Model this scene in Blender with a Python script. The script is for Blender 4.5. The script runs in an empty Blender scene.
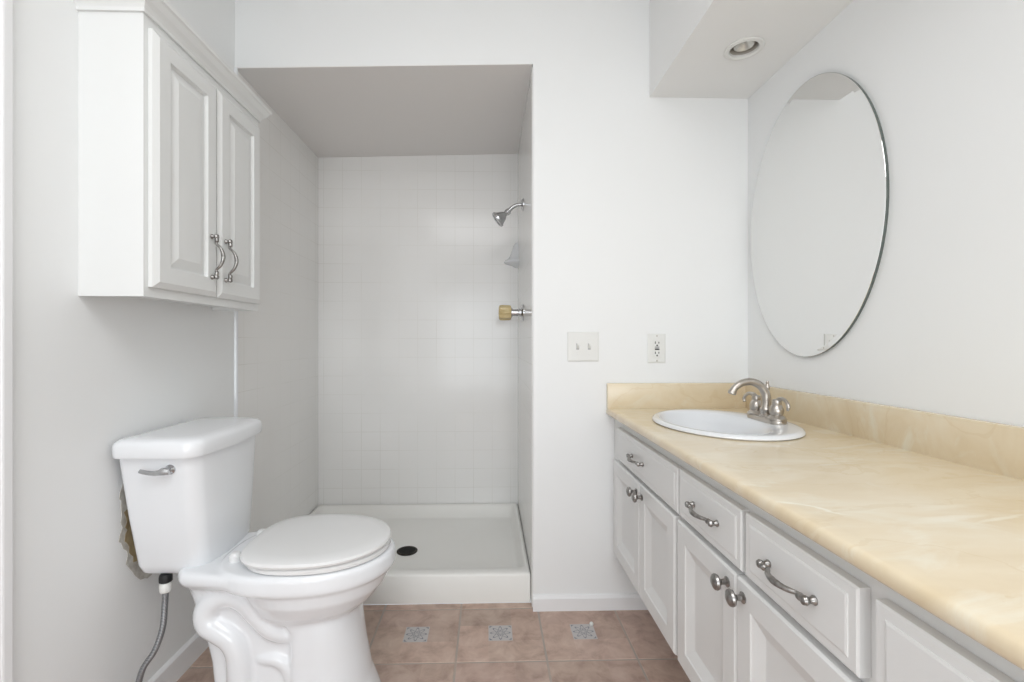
import bpy, bmesh, math, random
from mathutils import Vector, Matrix
random.seed(7)
SC = bpy.context.scene
COL = SC.collection
PI = math.pi

# ------------------------------------------------------------------ camera, world, light, exposure
EYE = 1.06
cam_d = bpy.data.cameras.new('camera')
cam = bpy.data.objects.new('camera', cam_d)
COL.objects.link(cam)
cam_d.sensor_width = 36.0
cam_d.lens = 16.0
cam_d.shift_x = 12.0 / 1024.0
cam_d.shift_y = 0.0
cam_d.clip_start = 0.02
cam.location = (0.0, 0.0, EYE)
cam.rotation_euler = (math.radians(90), 0, math.radians(-1.5))
SC.camera = cam

wd = bpy.data.worlds.new('world')
SC.world = wd
wd.use_nodes = True
wd.node_tree.nodes['Background'].inputs[0].default_value = (0.75, 0.82, 0.9, 1)
wd.node_tree.nodes['Background'].inputs[1].default_value = 1.0

def area(name, loc, rot, sx, sy, power, color):
    l = bpy.data.lights.new(name, 'AREA')
    l.shape = 'RECTANGLE'
    l.size = sx
    l.size_y = sy
    l.energy = power
    l.color = color
    o = bpy.data.objects.new(name, l)
    COL.objects.link(o)
    o.location = loc
    o.rotation_euler = rot
    return o

area('window_daylight', (0.0, -2.50, 1.05), (math.radians(100), 0, 0), 1.7, 1.6, 33.0, (0.94, 0.98, 1.0))
area('ceiling_fill_light', (-0.1, -0.30, 2.42), (0, 0, 0), 1.2, 1.2, 18.0, (0.97, 0.985, 1.0))  # added overhead fill with no fixture behind it, lifts the pan, floor and walls

SC.view_settings.view_transform = 'Standard'
SC.view_settings.look = 'None'
SC.view_settings.gamma = 1.0
SC.view_settings.exposure = 0.02
SC.view_settings.use_curve_mapping = False

# ------------------------------------------------------------------ materials
def srgb(r, g, b):
    def c(v):
        v /= 255.0
        return v / 12.92 if v <= 0.04045 else ((v + 0.055) / 1.055) ** 2.4
    return (c(r), c(g), c(b), 1.0)

class NT:
    def __init__(self, m):
        self.t = m.node_tree
        self.b = self.t.nodes['Principled BSDF']
    def n(self, typ, **kw):
        x = self.t.nodes.new(typ)
        for k, v in kw.items():
            if k.startswith('i_'):
                x.inputs[k[2:].replace('_', ' ')].default_value = v
            else:
                setattr(x, k, v)
        return x
    def l(self, a, b):
        self.t.links.new(a, b)
    def math(self, op, a, b=None):
        x = self.t.nodes.new('ShaderNodeMath')
        x.operation = op
        for i, v in enumerate((a, b)):
            if v is None:
                continue
            if isinstance(v, (int, float)):
                x.inputs[i].default_value = v
            else:
                self.l(v, x.inputs[i])
        return x.outputs[0]

def mat(name, col, rough=0.5, metal=0.0, coat=0.0, spec=0.5, bump=None, mottle=None):
    m = bpy.data.materials.new(name)
    m.use_nodes = True
    w = NT(m)
    b = w.b
    b.inputs['Base Color'].default_value = col
    b.inputs['Roughness'].default_value = rough
    b.inputs['Metallic'].default_value = metal
    b.inputs['Coat Weight'].default_value = coat
    b.inputs['Specular IOR Level'].default_value = spec
    tc = None
    if bump or mottle:
        tc = w.n('ShaderNodeTexCoord')
    if bump:
        nz = w.n('ShaderNodeTexNoise', i_Scale=bump[0], i_Detail=3.0)
        w.l(tc.outputs['Object'], nz.inputs['Vector'])
        bp = w.n('ShaderNodeBump', i_Strength=bump[1], i_Distance=bump[2])
        w.l(nz.outputs['Fac'], bp.inputs['Height'])
        w.l(bp.outputs['Normal'], b.inputs['Normal'])
    if mottle:
        nz = w.n('ShaderNodeTexNoise', i_Scale=mottle[0], i_Detail=4.0)
        w.l(tc.outputs['Object'], nz.inputs['Vector'])
        rp = w.n('ShaderNodeValToRGB')
        rp.color_ramp.elements[0].position = 0.3
        rp.color_ramp.elements[1].position = 0.7
        rp.color_ramp.elements[0].color = mottle[1]
        rp.color_ramp.elements[1].color = col
        w.l(nz.outputs['Fac'], rp.inputs['Fac'])
        w.l(rp.outputs['Color'], b.inputs['Base Color'])
    return m

WALLC = srgb(245, 246, 246)
M = {}
M['wall'] = mat('wall_paint', WALLC, 0.55, bump=(90, 0.06, 0.002))
M['ceil'] = mat('ceiling_paint', srgb(247, 247, 246), 0.7, bump=(60, 0.08, 0.002))
M['shower_ceil'] = mat('shower_ceiling_paint', srgb(243, 240, 238), 0.6, bump=(60, 0.05, 0.002))
M['trim'] = mat('trim_paint', srgb(244, 244, 245), 0.35, bump=(40, 0.02, 0.001))
M['cab'] = mat('cabinet_paint', srgb(236, 237, 236), 0.32, bump=(25, 0.03, 0.001))
M['vanity'] = mat('vanity_paint', srgb(232, 232, 231), 0.35, bump=(25, 0.04, 0.001))
M['china'] = mat('vitreous_china', srgb(241, 243, 246), 0.12, coat=0.2)
M['seat'] = mat('seat_plastic', srgb(236, 236, 236), 0.22, bump=(8, 0.01, 0.001))
M['pan'] = mat('pan_acrylic', srgb(247, 246, 242), 0.3, bump=(300, 0.03, 0.0005))
M['nickel'] = mat('brushed_nickel', srgb(190, 184, 177), 0.3, 1.0, bump=(140, 0.05, 0.0005))
M['pewter'] = mat('antique_pewter', srgb(176, 174, 172), 0.28, 1.0, mottle=(120, srgb(134, 131, 128)))
M['chrome'] = mat('polished_chrome', srgb(205, 206, 208), 0.1, 1.0, mottle=(30, srgb(190, 191, 193)))
M['black'] = mat('black_rubber', srgb(22, 22, 24), 0.5, bump=(80, 0.1, 0.001))
M['dark'] = mat('dark_slot', srgb(40, 40, 38), 0.6, bump=(80, 0.05, 0.001))
M['plastic'] = mat('white_plastic', srgb(236, 236, 233), 0.3, bump=(30, 0.01, 0.0005))
M['amber'] = mat('amber_acrylic', srgb(222, 204, 158), 0.18, mottle=(25, srgb(200, 176, 124)))
M['bronze'] = mat('aged_drain_metal', srgb(74, 69, 62), 0.35, 1.0, mottle=(60, srgb(40, 37, 33)))
M['gasket'] = mat('grey_gap', srgb(180, 180, 180), 0.7, bump=(40, 0.05, 0.001))
M['plaster'] = mat('torn_plaster', srgb(212, 210, 204), 0.9, bump=(60, 0.5, 0.004), mottle=(45, srgb(178, 172, 162)))
M['kraft'] = mat('torn_kraft_paper', srgb(176, 158, 124), 0.9, bump=(70, 0.4, 0.003), mottle=(40, srgb(146, 128, 98)))
M['edge'] = mat('glass_edge', srgb(96, 104, 100), 0.15, bump=(50, 0.02, 0.0005))
M['mirror'] = mat('mirror_silver', srgb(232, 232, 231), 0.015, 1.0, bump=(3, 0.0, 0.0001))
M['bulb'] = mat('reflector_bulb', srgb(236, 236, 232), 0.15, 0.3, mottle=(40, srgb(200, 200, 195)))
M['can'] = mat('can_baffle', srgb(190, 184, 176), 0.5, bump=(40, 0.02, 0.001))

def glass_mat():
    m = mat('window_glass', srgb(235, 240, 242), 0.02, bump=(4, 0.01, 0.0005))
    m.node_tree.nodes['Principled BSDF'].inputs['Transmission Weight'].default_value = 1.0
    return m
M['glass'] = glass_mat()

def tile_wall(name, axis, off):
    m = mat(name, srgb(229, 228, 225), 0.16)
    w = NT(m)
    tc = w.n('ShaderNodeTexCoord')
    sp = w.n('ShaderNodeSeparateXYZ')
    w.l(tc.outputs['Object'], sp.inputs[0])
    cb = w.n('ShaderNodeCombineXYZ')
    w.l(w.math('ADD', sp.outputs[axis], off[0]), cb.inputs[0])
    w.l(w.math('ADD', sp.outputs['Z'], off[1]), cb.inputs[1])
    br = w.n('ShaderNodeTexBrick', offset=0.0, squash=1.0)
    br.inputs['Scale'].default_value = 1.0
    br.inputs['Brick Width'].default_value = 0.108
    br.inputs['Row Height'].default_value = 0.108
    br.inputs['Mortar Size'].default_value = 0.0012
    br.inputs['Mortar Smooth'].default_value = 0.3
    br.inputs['Bias'].default_value = 0.0
    br.inputs['Color1'].default_value = srgb(246, 245, 243)
    br.inputs['Color2'].default_value = srgb(245, 244, 242)
    w.l(cb.outputs[0], br.inputs['Vector'])
    # grout that is dirtier in some joints than in others
    nz = w.n('ShaderNodeTexNoise', i_Scale=2.3, i_Detail=2.0)
    w.l(tc.outputs['Object'], nz.inputs['Vector'])
    rp = w.n('ShaderNodeValToRGB')
    rp.color_ramp.elements[0].position = 0.42
    rp.color_ramp.elements[0].color = srgb(244, 243, 240)
    rp.color_ramp.elements[1].position = 0.66
    rp.color_ramp.elements[1].color = srgb(228, 226, 221)
    w.l(nz.outputs['Fac'], rp.inputs['Fac'])
    w.l(rp.outputs['Color'], br.inputs['Mortar'])
    w.l(br.outputs['Color'], w.b.inputs['Base Color'])
    bp = w.n('ShaderNodeBump', i_Strength=0.12, i_Distance=0.001, invert=True)
    w.l(br.outputs['Fac'], bp.inputs['Height'])
    w.l(bp.outputs['Normal'], w.b.inputs['Normal'])
    return m
M['tile_back'] = tile_wall('shower_tile_back', 'X', (10.02, 10.05))
M['tile_side'] = tile_wall('shower_tile_side', 'Y', (10.03, 10.05))

def marble_mat():
    m = mat('cultured_marble', srgb(226, 204, 164), 0.22, coat=0.15)
    w = NT(m)
    tc = w.n('ShaderNodeTexCoord')
    mp = w.n('ShaderNodeMapping')
    mp.inputs['Rotation'].default_value = (0.2, 0.3, 0.7)
    mp.inputs['Scale'].default_value = (1.0, 2.0, 1.4)
    w.l(tc.outputs['Object'], mp.inputs['Vector'])
    n1 = w.n('ShaderNodeTexNoise', i_Scale=2.6, i_Detail=6.0, i_Roughness=0.55, i_Distortion=1.6)
    w.l(mp.outputs[0], n1.inputs['Vector'])
    r1 = w.n('ShaderNodeValToRGB')
    e = r1.color_ramp.elements
    e[0].position = 0.30
    e[0].color = srgb(226, 207, 174)
    e[1].position = 0.72
    e[1].color = srgb(238, 227, 204)
    x = e.new(0.5)
    x.color = srgb(233, 217, 188)
    w.l(n1.outputs['Fac'], r1.inputs['Fac'])
    # pale wisps
    n2 = w.n('ShaderNodeTexNoise', i_Scale=3.4, i_Detail=7.0, i_Roughness=0.6, i_Distortion=2.2)
    mp2 = w.n('ShaderNodeMapping')
    mp2.inputs['Location'].default_value = (3.1, 1.7, 0.4)
    mp2.inputs['Scale'].default_value = (1.0, 1.9, 1.0)
    w.l(tc.outputs['Object'], mp2.inputs['Vector'])
    w.l(mp2.outputs[0], n2.inputs['Vector'])
    r2 = w.n('ShaderNodeValToRGB')
    r2.color_ramp.elements[0].position = 0.56
    r2.color_ramp.elements[0].color = (0, 0, 0, 1)
    r2.color_ramp.elements[1].position = 0.74
    r2.color_ramp.elements[1].color = (1, 1, 1, 1)
    w.l(n2.outputs['Fac'], r2.inputs['Fac'])
    mx = w.n('ShaderNodeMix', data_type='RGBA')
    w.l(w.math('MULTIPLY', r2.outputs['Color'], 0.75), mx.inputs[0])
    w.l(r1.outputs['Color'], mx.inputs[6])
    mx.inputs[7].default_value = srgb(240, 235, 218)
    # thin ochre veins
    n3 = w.n('ShaderNodeTexNoise', i_Scale=1.9, i_Detail=5.0, i_Distortion=1.2)
    w.l(mp2.outputs[0], n3.inputs['Vector'])
    v = w.math('ABSOLUTE', w.math('SUBTRACT', n3.outputs['Fac'], 0.5))
    v = w.math('LESS_THAN', v, 0.006)
    mx2 = w.n('ShaderNodeMix', data_type='RGBA')
    w.l(w.math('MULTIPLY', v, 0.22), mx2.inputs[0])
    w.l(mx.outputs[2], mx2.inputs[6])
    mx2.inputs[7].default_value = srgb(216, 192, 150)
    # a few white streaks cast into the slab: (x, y, angle, half length, half width, strength)
    sp = w.n('ShaderNodeSeparateXYZ')
    w.l(tc.outputs['Object'], sp.inputs[0])
    last = mx2.outputs[2]
    wob = w.math('MULTIPLY', w.math('SUBTRACT', n1.outputs['Fac'], 0.5), 0.05)
    for sx, sy, an, hl, hw, st in STREAKS:
        ca, sa = math.cos(an), math.sin(an)
        dx = w.math('ADD', w.math('SUBTRACT', sp.outputs['X'], sx), wob)
        dy = w.math('ADD', w.math('SUBTRACT', sp.outputs['Y'], sy), wob)
        u = w.math('ADD', w.math('MULTIPLY', dx, ca / hl), w.math('MULTIPLY', dy, sa / hl))
        v = w.math('ADD', w.math('MULTIPLY', dx, -sa / hw), w.math('MULTIPLY', dy, ca / hw))
        k = w.math('SUBTRACT', 1.0, w.math('ADD', w.math('MULTIPLY', u, u), w.math('MULTIPLY', v, v)))
        k = w.math('MULTIPLY', w.math('MAXIMUM', k, 0.0), st)
        mm = w.n('ShaderNodeMix', data_type='RGBA')
        w.l(k, mm.inputs[0])
        w.l(last, mm.inputs[6])
        mm.inputs[7].default_value = srgb(246, 240, 224)
        last = mm.outputs[2]
    w.l(last, w.b.inputs['Base Color'])
    return m
STREAKS = [(-.235, -.190, 2.25, .045, .006, .9), (-.265, -.165, 2.6, .02, .010, .8), (-.06, -.235, .15, .07, .010, .6), (.0, -.245, .25, .06, .006, .7), (-.03, -.19, .1, .06, .012, .4)]
M['marble'] = marble_mat()

def floor_tile_mat():
    m = mat('floor_tile_terracotta', srgb(150, 124, 108), 0.42)
    w = NT(m)
    at = w.n('ShaderNodeAttribute', attribute_name='tone')
    tc = w.n('ShaderNodeTexCoord')
    n1 = w.n('ShaderNodeTexNoise', i_Scale=14.0, i_Detail=7.0, i_Roughness=0.62, i_Distortion=0.4)
    w.l(tc.outputs['Object'], n1.inputs['Vector'])
    r1 = w.n('ShaderNodeValToRGB')
    e = r1.color_ramp.elements
    e[0].position = 0.31
    e[0].color = srgb(170, 145, 132)
    e[1].position = 0.71
    e[1].color = srgb(214, 192, 179)
    x = e.new(0.5)
    x.color = srgb(197, 171, 158)
    w.l(n1.outputs['Fac'], r1.inputs['Fac'])
    mx = w.n('ShaderNodeMix', data_type='RGBA', blend_type='MULTIPLY')
    mx.inputs[0].default_value = 1.0
    w.l(r1.outputs['Color'], mx.inputs[6])
    w.l(at.outputs['Color'], mx.inputs[7])
    w.l(mx.outputs[2], w.b.inputs['Base Color'])
    bp = w.n('ShaderNodeBump', i_Strength=0.3, i_Distance=0.002)
    w.l(n1.outputs['Fac'], bp.inputs['Height'])
    w.l(bp.outputs['Normal'], w.b.inputs['Normal'])
    return m
M['floor_tile'] = floor_tile_mat()
M['grout'] = mat('floor_grout', srgb(188, 172, 160), 0.85, bump=(150, 0.2, 0.001), mottle=(9, srgb(176, 168, 162)))

def inset_mat():
    m = mat('inset_tile', srgb(150, 150, 152), 0.4)
    w = NT(m)
    uv = w.n('ShaderNodeUVMap')
    sp = w.n('ShaderNodeSeparateXYZ')
    w.l(uv.outputs[0], sp.inputs[0])
    x = w.math('SUBTRACT', sp.outputs['X'], 0.5)
    y = w.math('SUBTRACT', sp.outputs['Y'], 0.5)
    r = w.math('SQRT', w.math('ADD', w.math('MULTIPLY', x, x), w.math('MULTIPLY', y, y)))
    a = w.math('ARCTAN2', y, x)
    pet = w.math('COSINE', w.math('MULTIPLY', a, 8.0))
    rad = w.math('ADD', 0.30, w.math('MULTIPLY', pet, 0.11))
    d = w.math('ABSOLUTE', w.math('SUBTRACT', r, rad))
    ring = w.math('LESS_THAN', d, 0.035)
    core = w.math('LESS_THAN', w.math('ABSOLUTE', w.math('SUBTRACT', r, w.math('ADD', 0.12, w.math('MULTIPLY', pet, 0.05)))), 0.03)
    mxx = w.math('MAXIMUM', w.math('ABSOLUTE', x), w.math('ABSOLUTE', y))
    corner = w.math('GREATER_THAN', r, 0.56)
    cor2 = w.math('MULTIPLY', corner, w.math('LESS_THAN', mxx, 0.46))
    p = w.math('MAXIMUM', w.math('MAXIMUM', ring, core), cor2)
    nz = w.n('ShaderNodeTexNoise', i_Scale=60.0, i_Detail=3.0)
    tc = w.n('ShaderNodeTexCoord')
    w.l(tc.outputs['Object'], nz.inputs['Vector'])
    p = w.math('MULTIPLY', p, w.math('ADD', 0.5, w.math('MULTIPLY', nz.outputs['Fac'], 0.7)))
    mx = w.n('ShaderNodeMix', data_type='RGBA')
    w.l(p, mx.inputs[0])
    mx.inputs[6].default_value = srgb(198, 194, 193)
    mx.inputs[7].default_value = srgb(126, 129, 137)
    w.l(mx.outputs[2], w.b.inputs['Base Color'])
    return m
M['inset'] = inset_mat()

def braid_mat():
    m = mat('braided_steel', srgb(150, 152, 155), 0.35, 0.8)
    w = NT(m)
    tc = w.n('ShaderNodeTexCoord')
    wv = w.n('ShaderNodeTexWave', bands_direction='Z')
    wv.inputs['Scale'].default_value = 90.0
    wv.inputs['Distortion'].default_value = 2.0
    w.l(tc.outputs['Object'], wv.inputs['Vector'])
    rp = w.n('ShaderNodeValToRGB')
    rp.color_ramp.elements[0].color = srgb(104, 105, 108)
    rp.color_ramp.elements[1].color = srgb(178, 180, 183)
    w.l(wv.outputs['Fac'], rp.inputs['Fac'])
    w.l(rp.outputs['Color'], w.b.inputs['Base Color'])
    bp = w.n('ShaderNodeBump', i_Strength=0.5, i_Distance=0.001)
    w.l(wv.outputs['Fac'], bp.inputs['Height'])
    w.l(bp.outputs['Normal'], w.b.inputs['Normal'])
    return m
M['braid'] = braid_mat()

# ------------------------------------------------------------------ object helpers
ORG = {}

def obj(name, bm, m, parent=None, smooth=True, angle=35):
    """Link a bmesh (world coordinates) as ONE mesh object, under its thing if given."""
    org = ORG.get(parent.name, Vector((0, 0, 0))) if parent else None
    bmesh.ops.recalc_face_normals(bm, faces=bm.faces)
    if parent:
        bmesh.ops.translate(bm, verts=bm.verts, vec=-org)
    me = bpy.data.meshes.new(name)
    bm.to_mesh(me)
    bm.free()
    for mm in (m if isinstance(m, (list, tuple)) else [m]):
        me.materials.append(mm)
    if smooth:
        for p in me.polygons:
            p.use_smooth = True
        me.set_sharp_from_angle(angle=math.radians(angle))
    o = bpy.data.objects.new(name, me)
    COL.objects.link(o)
    if parent:
        o.parent = parent
        ORG[o.name] = org
    return o

def thing(name, label, cat, loc, group=None):
    o = bpy.data.objects.new(name, None)
    o.empty_display_size = 0.05
    COL.objects.link(o)
    o.location = loc
    o['label'] = label
    o['category'] = cat
    if group:
        o['group'] = group
    ORG[o.name] = Vector(loc)
    return o

def tag(o, label, cat):
    o['label'] = label
    o['category'] = cat
    return o

def struct(name, bm, m, parent=None, smooth=False):
    o = obj(name, bm, m, parent, smooth)
    if not parent:
        o['kind'] = 'structure'
    return o

def box(bm, x0, x1, y0, y1, z0, z1, bev=0.0, seg=2):
    vs = [bm.verts.new(p) for p in ((x0, y0, z0), (x1, y0, z0), (x1, y1, z0), (x0, y1, z0),
                                    (x0, y0, z1), (x1, y0, z1), (x1, y1, z1), (x0, y1, z1))]
    fs = [bm.faces.new([vs[i] for i in q]) for q in ((3, 2, 1, 0), (4, 5, 6, 7), (0, 1, 5, 4), (1, 2, 6, 5), (2, 3, 7, 6), (3, 0, 4, 7))]
    if bev > 0:
        es = list({e for f in fs for e in f.edges})
        bmesh.ops.bevel(bm, geom=es, offset=bev, segments=seg, profile=0.5, affect='EDGES', clamp_overlap=True)

def bx(*a, **k):
    bm = bmesh.new()
    box(bm, *a, **k)
    return bm

def loft(bm, loops, cap0=True, cap1=True, closed=True):
    rows = [[bm.verts.new(p) for p in lp] for lp in loops]
    n = len(rows[0])
    for a, b in zip(rows, rows[1:]):
        for i in range(n if closed else n - 1):
            j = (i + 1) % n
            bm.faces.new((a[i], a[j], b[j], b[i]))
    if cap0:
        bm.faces.new(rows[0][::-1])
    if cap1:
        bm.faces.new(rows[-1])
    return rows

def lathe(bm, prof, mtx, seg=24, cap0=True, cap1=True):
    loops = []
    for r, z in prof:
        loops.append([mtx @ Vector((max(r, 1e-5) * math.cos(2 * PI * i / seg), max(r, 1e-5) * math.sin(2 * PI * i / seg), z)) for i in range(seg)])
    return loft(bm, loops, cap0, cap1)

def axis_m(loc, direction, spin=0.0):
    q = Vector(direction).to_track_quat('Z', 'Y').to_matrix().to_4x4()
    return Matrix.Translation(Vector(loc)) @ q @ Matrix.Rotation(spin, 4, 'Z')

def smooth_path(pts, k=6):
    P = [Vector(p) for p in pts]
    out = []
    for i in range(len(P) - 1):
        p0 = P[max(i - 1, 0)]
        p1, p2 = P[i], P[i + 1]
        p3 = P[min(i + 2, len(P) - 1)]
        for j in range(k):
            t = j / k
            out.append(0.5 * ((2 * p1) + (-p0 + p2) * t + (2 * p0 - 5 * p1 + 4 * p2 - p3) * t * t + (-p0 + 3 * p1 - 3 * p2 + p3) * t ** 3))
    out.append(P[-1])
    return out

def lerp_list(vals, k):
    out = []
    for a, b in zip(vals, vals[1:]):
        for j in range(k):
            t = j / k
            t = t * t * (3 - 2 * t)
            out.append(a + (b - a) * t)
    out.append(vals[-1])
    return out

def tube(bm, pts, rad, k=6, seg=12, flat=1.0, flat_axis=None):
    P = smooth_path(pts, k)
    R = lerp_list(rad, k) if isinstance(rad, (list, tuple)) else [rad] * len(P)
    t0 = (P[1] - P[0]).normalized()
    up = Vector((0, 0, 1)) if abs(t0.z) < 0.9 else Vector((1, 0, 0))
    nrm = t0.cross(up).normalized()
    loops = []
    for i, p in enumerate(P):
        t = (P[min(i + 1, len(P) - 1)] - P[max(i - 1, 0)]).normalized()
        nrm = (nrm - t * nrm.dot(t)).normalized()
        bn = t.cross(nrm)
        lp = []
        for a in range(seg):
            v = nrm * math.cos(2 * PI * a / seg) + bn * math.sin(2 * PI * a / seg)
            if flat_axis is not None:
                fa = Vector(flat_axis)
                v = v - fa * v.dot(fa) * (1 - flat)
            lp.append(p + v * R[i])
        loops.append(lp)
    loft(bm, loops)

def sphere(bm, c, r, sx=1, sy=1, sz=1, u=16, v=10):
    mt = Matrix.Translation(Vector(c)) @ Matrix.Diagonal((sx, sy, sz, 1))
    bmesh.ops.create_uvsphere(bm, u_segments=u, v_segments=v, radius=r, matrix=mt)

def rect_steps(bm, y0, y1, z0, z1, x, sgn, steps):
    """A panelled front in the YZ plane: nested rectangles at (inset, distance out of x along sgn)."""
    loops = []
    for ins, d in steps:
        xx = x + sgn * d
        loops.append([(xx, y0 + ins, z0 + ins), (xx, y1 - ins, z0 + ins), (xx, y1 - ins, z1 - ins), (xx, y0 + ins, z1 - ins)])
    loft(bm, loops)

def hole_plate(bm, x0, x1, y0, y1, z, cx, cy, a, b, n=64):
    """Rectangle with an elliptical hole; returns the vertices round the hole."""
    angs = sorted(set([2 * PI * i / n for i in range(n)] + [math.atan2(yy - cy, xx - cx) % (2 * PI) for xx in (x0, x1) for yy in (y0, y1)]))
    outer, inner = [], []
    for t in angs:
        c, s = math.cos(t), math.sin(t)
        k = min(((x1 - cx) / c) if c > 1e-9 else ((x0 - cx) / c) if c < -1e-9 else 1e9,
                ((y1 - cy) / s) if s > 1e-9 else ((y0 - cy) / s) if s < -1e-9 else 1e9)
        outer.append(bm.verts.new((cx + k * c, cy + k * s, z)))
        ke = 1 / math.sqrt((c / a) ** 2 + (s / b) ** 2)
        inner.append(bm.verts.new((cx + ke * c, cy + ke * s, z)))
    m = len(angs)
    for i in range(m):
        j = (i + 1) % m
        bm.faces.new((outer[i], outer[j], inner[j], inner[i]))
    return inner

# ------------------------------------------------------------------ the room
XL, XR, YW, YF, ZC = -0.981, 1.037, 1.79, -2.60, 2.46
AX, AY = 0.177, 2.65            # shower alcove: right wall, back wall
HL, HR = 2.118, 2.152           # alcove header, a touch crooked
PAN_Y = 1.843

# floor: grout bed with separate tile faces in its one mesh
bm = bmesh.new()
tone = bm.loops.layers.float_color.new('tone')
uvl = bm.loops.layers.uv.new('UVMap')
def flat(x0, x1, y0, y1, z0, z1, mi, tn=1.0):
    vs = [bm.verts.new(p) for p in ((x0, y0, z1), (x1, y0, z1), (x1, y1, z1), (x0, y1, z1))]
    lo = [bm.verts.new(p) for p in ((x0 - .001, y0 - .001, z0), (x1 + .001, y0 - .001, z0), (x1 + .001, y1 + .001, z0), (x0 - .001, y1 + .001, z0))]
    fs = [bm.faces.new(vs)] + [bm.faces.new((lo[i], lo[(i + 1) % 4], vs[(i + 1) % 4], vs[i])) for i in range(4)]
    for f in fs:
        f.material_index = mi
        for lp, uv in zip(f.loops, ((0, 0), (1, 0), (1, 1), (0, 1))):
            lp[tone] = tn
            lp[uvl].uv = uv
FX0, FX1, FY0, FY1 = XL, XR, YF, PAN_Y
g = [bm.verts.new(p) for p in ((FX0, FY0, -0.0015), (FX1, FY0, -0.0015), (FX1, FY1, -0.0015), (FX0, FY1, -0.0015))]
f = bm.faces.new(g)
g2 = [bm.verts.new(p) for p in ((FX0, FY0, -0.06), (FX1, FY0, -0.06), (FX1, FY1, -0.06), (FX0, FY1, -0.06))]
bm.faces.new(g2[::-1])
for i in range(4):
    bm.faces.new((g2[i], g2[(i + 1) % 4], g[(i + 1) % 4], g[i]))
PX, PY = 0.303, 0.299
def clipflat(x0, x1, y0, y1, mi, tn):
    x0, x1, y0, y1 = max(x0, FX0 + .002), min(x1, FX1 - .002), max(y0, FY0 + .002), min(y1, FY1 - .002)
    if x1 - x0 > 0.004 and y1 - y0 > 0.004:
        flat(x0, x1, y0, y1, -0.0015, 0.0, mi, tn)
def rt(base):
    k = base * random.uniform(0.94, 1.04)
    return (k * random.uniform(0.99, 1.02), k, k * random.uniform(0.97, 1.0), 1.0)
for ix in range(-4, 5):
    for iy in range(-15, 3):
        x0, y0 = -0.107 + ix * PX, 1.802 - 0.299 + iy * PY
        if x0 > FX1 or x0 + PX < FX0 or y0 > FY1 or y0 + PY < FY0:
            continue
        gx = 0.0045
        a0, a1, b0, b1 = x0 + gx, x0 + PX - gx, y0 + gx, y0 + PY - gx
        cx, cy, h = (a0 + a1) / 2, (b0 + b1) / 2, 0.043
        j = 0.0002
        if ix == 2:                                                 # no inset in this column
            clipflat(a0, a1, b0, b1, 1, rt(0.96))
            continue
        clipflat(a0, cx + h - j, cy + h + j, b1, 1, rt(0.92))      # far strip, a darker print
        clipflat(cx + h + j, a1, cy - h + j, b1, 1, rt(0.97))
        clipflat(cx - h + j, a1, b0, cy - h - j, 1, rt(1.0))
        clipflat(a0, cx - h - j, b0, cy + h - j, 1, rt(1.03))
        clipflat(cx - h + j, cx + h - j, cy - h + j, cy + h - j, 2, (1, 1, 1, 1))
struct('floor', bm, [M['grout'], M['floor_tile'], M['inset']])

def wall_box(name, x0, x1, y0, y1, z0, z1, m, parent=None):
    return struct(name, bx(x0, x1, y0, y1, z0, z1), m, parent)

T = 0.10
WL = wall_box('wall_left', XL - T, XL, YF - T, YW, -0.06, ZC, M['wall'])
wall_box('wall_right', XR, XR + T, YF - T, YW + T, -0.06, ZC, M['wall'])
bm = bmesh.new()                                                    # back wall: pier right of the shower and the header over it
box(bm, AX, XR, YW, YW + 0.90, -0.06, ZC)
hd = [[(XL - T, YW, HL), (AX, YW, HR), (AX, YW, ZC), (XL - T, YW, ZC)],
      [(XL - T, YW + 0.0004, HL), (AX, YW + 0.0004, HR), (AX, YW + 0.12, ZC), (XL - T, YW + 0.12, ZC)]]
loft(bm, hd)
struct('wall_back', bm, M['wall'])
# shower alcove
wall_box('wall_shower_left', XL - T, XL + 0.003, YW + .001, AY + T, -0.06, HL + 0.05, M['tile_side'])
wall_box('wall_shower_back', XL, AX, AY, AY + T, -0.06, HR + 0.05, M['tile_back'])
wall_box('wall_shower_right', AX - 0.003, AX + 0.004, YW + 0.02, AY, 0.0, HR - 0.0005, M['tile_side'])
bm = bmesh.new()
loft(bm, [[(XL + .003, YW + .0005, HL - .001), (AX - .003, YW + .0005, HR - .001), (AX - .003, YW + .0005, HR + .05), (XL + .003, YW + .0005, HL + .05)],
          [(XL + .003, AY, HL - .001), (AX - .003, AY, HR - .001), (AX - .003, AY, HR + .05), (XL + .003, AY, HL + .05)]])
struct('ceiling_shower', bm, M['shower_ceil'])
wall_box('ceiling', XL - T, XR + T, YF - T, YW + 0.9, ZC, ZC + T, M['ceil'])

# front wall behind the camera, with the window that lights the room
bm = bmesh.new()
wx0, wx1, wz0, wz1 = -0.85, 0.85, 0.30, 2.10
box(bm, XL, wx0, YF - T, YF, -0.06, ZC)
box(bm, wx1, XR, YF - T, YF, -0.06, ZC)
box(bm, wx0, wx1, YF - T, YF, -0.06, wz0)
box(bm, wx0, wx1, YF - T, YF, wz1, ZC)
struct('wall_front', bm, M['wall'])
bm = bmesh.new()
for a in ((wx0, wx0 + .05, wz0, wz1), (wx1 - .05, wx1, wz0, wz1), (wx0 + .05, wx1 - .05, wz0, wz0 + .05), (wx0 + .05, wx1 - .05, wz1 - .05, wz1), (-.02, .02, wz0 + .05, wz1 - .05)):
    box(bm, a[0], a[1], YF - .07, YF - .01, a[2], a[3], 0.004)
WIN = struct('window_1', bm, M['trim'])
obj('window_pane', bx(wx0 + .05, wx1 - .05, YF - .045, YF - .040, wz0 + .05, wz1 - .05), M['glass'], WIN, smooth=False)

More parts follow.
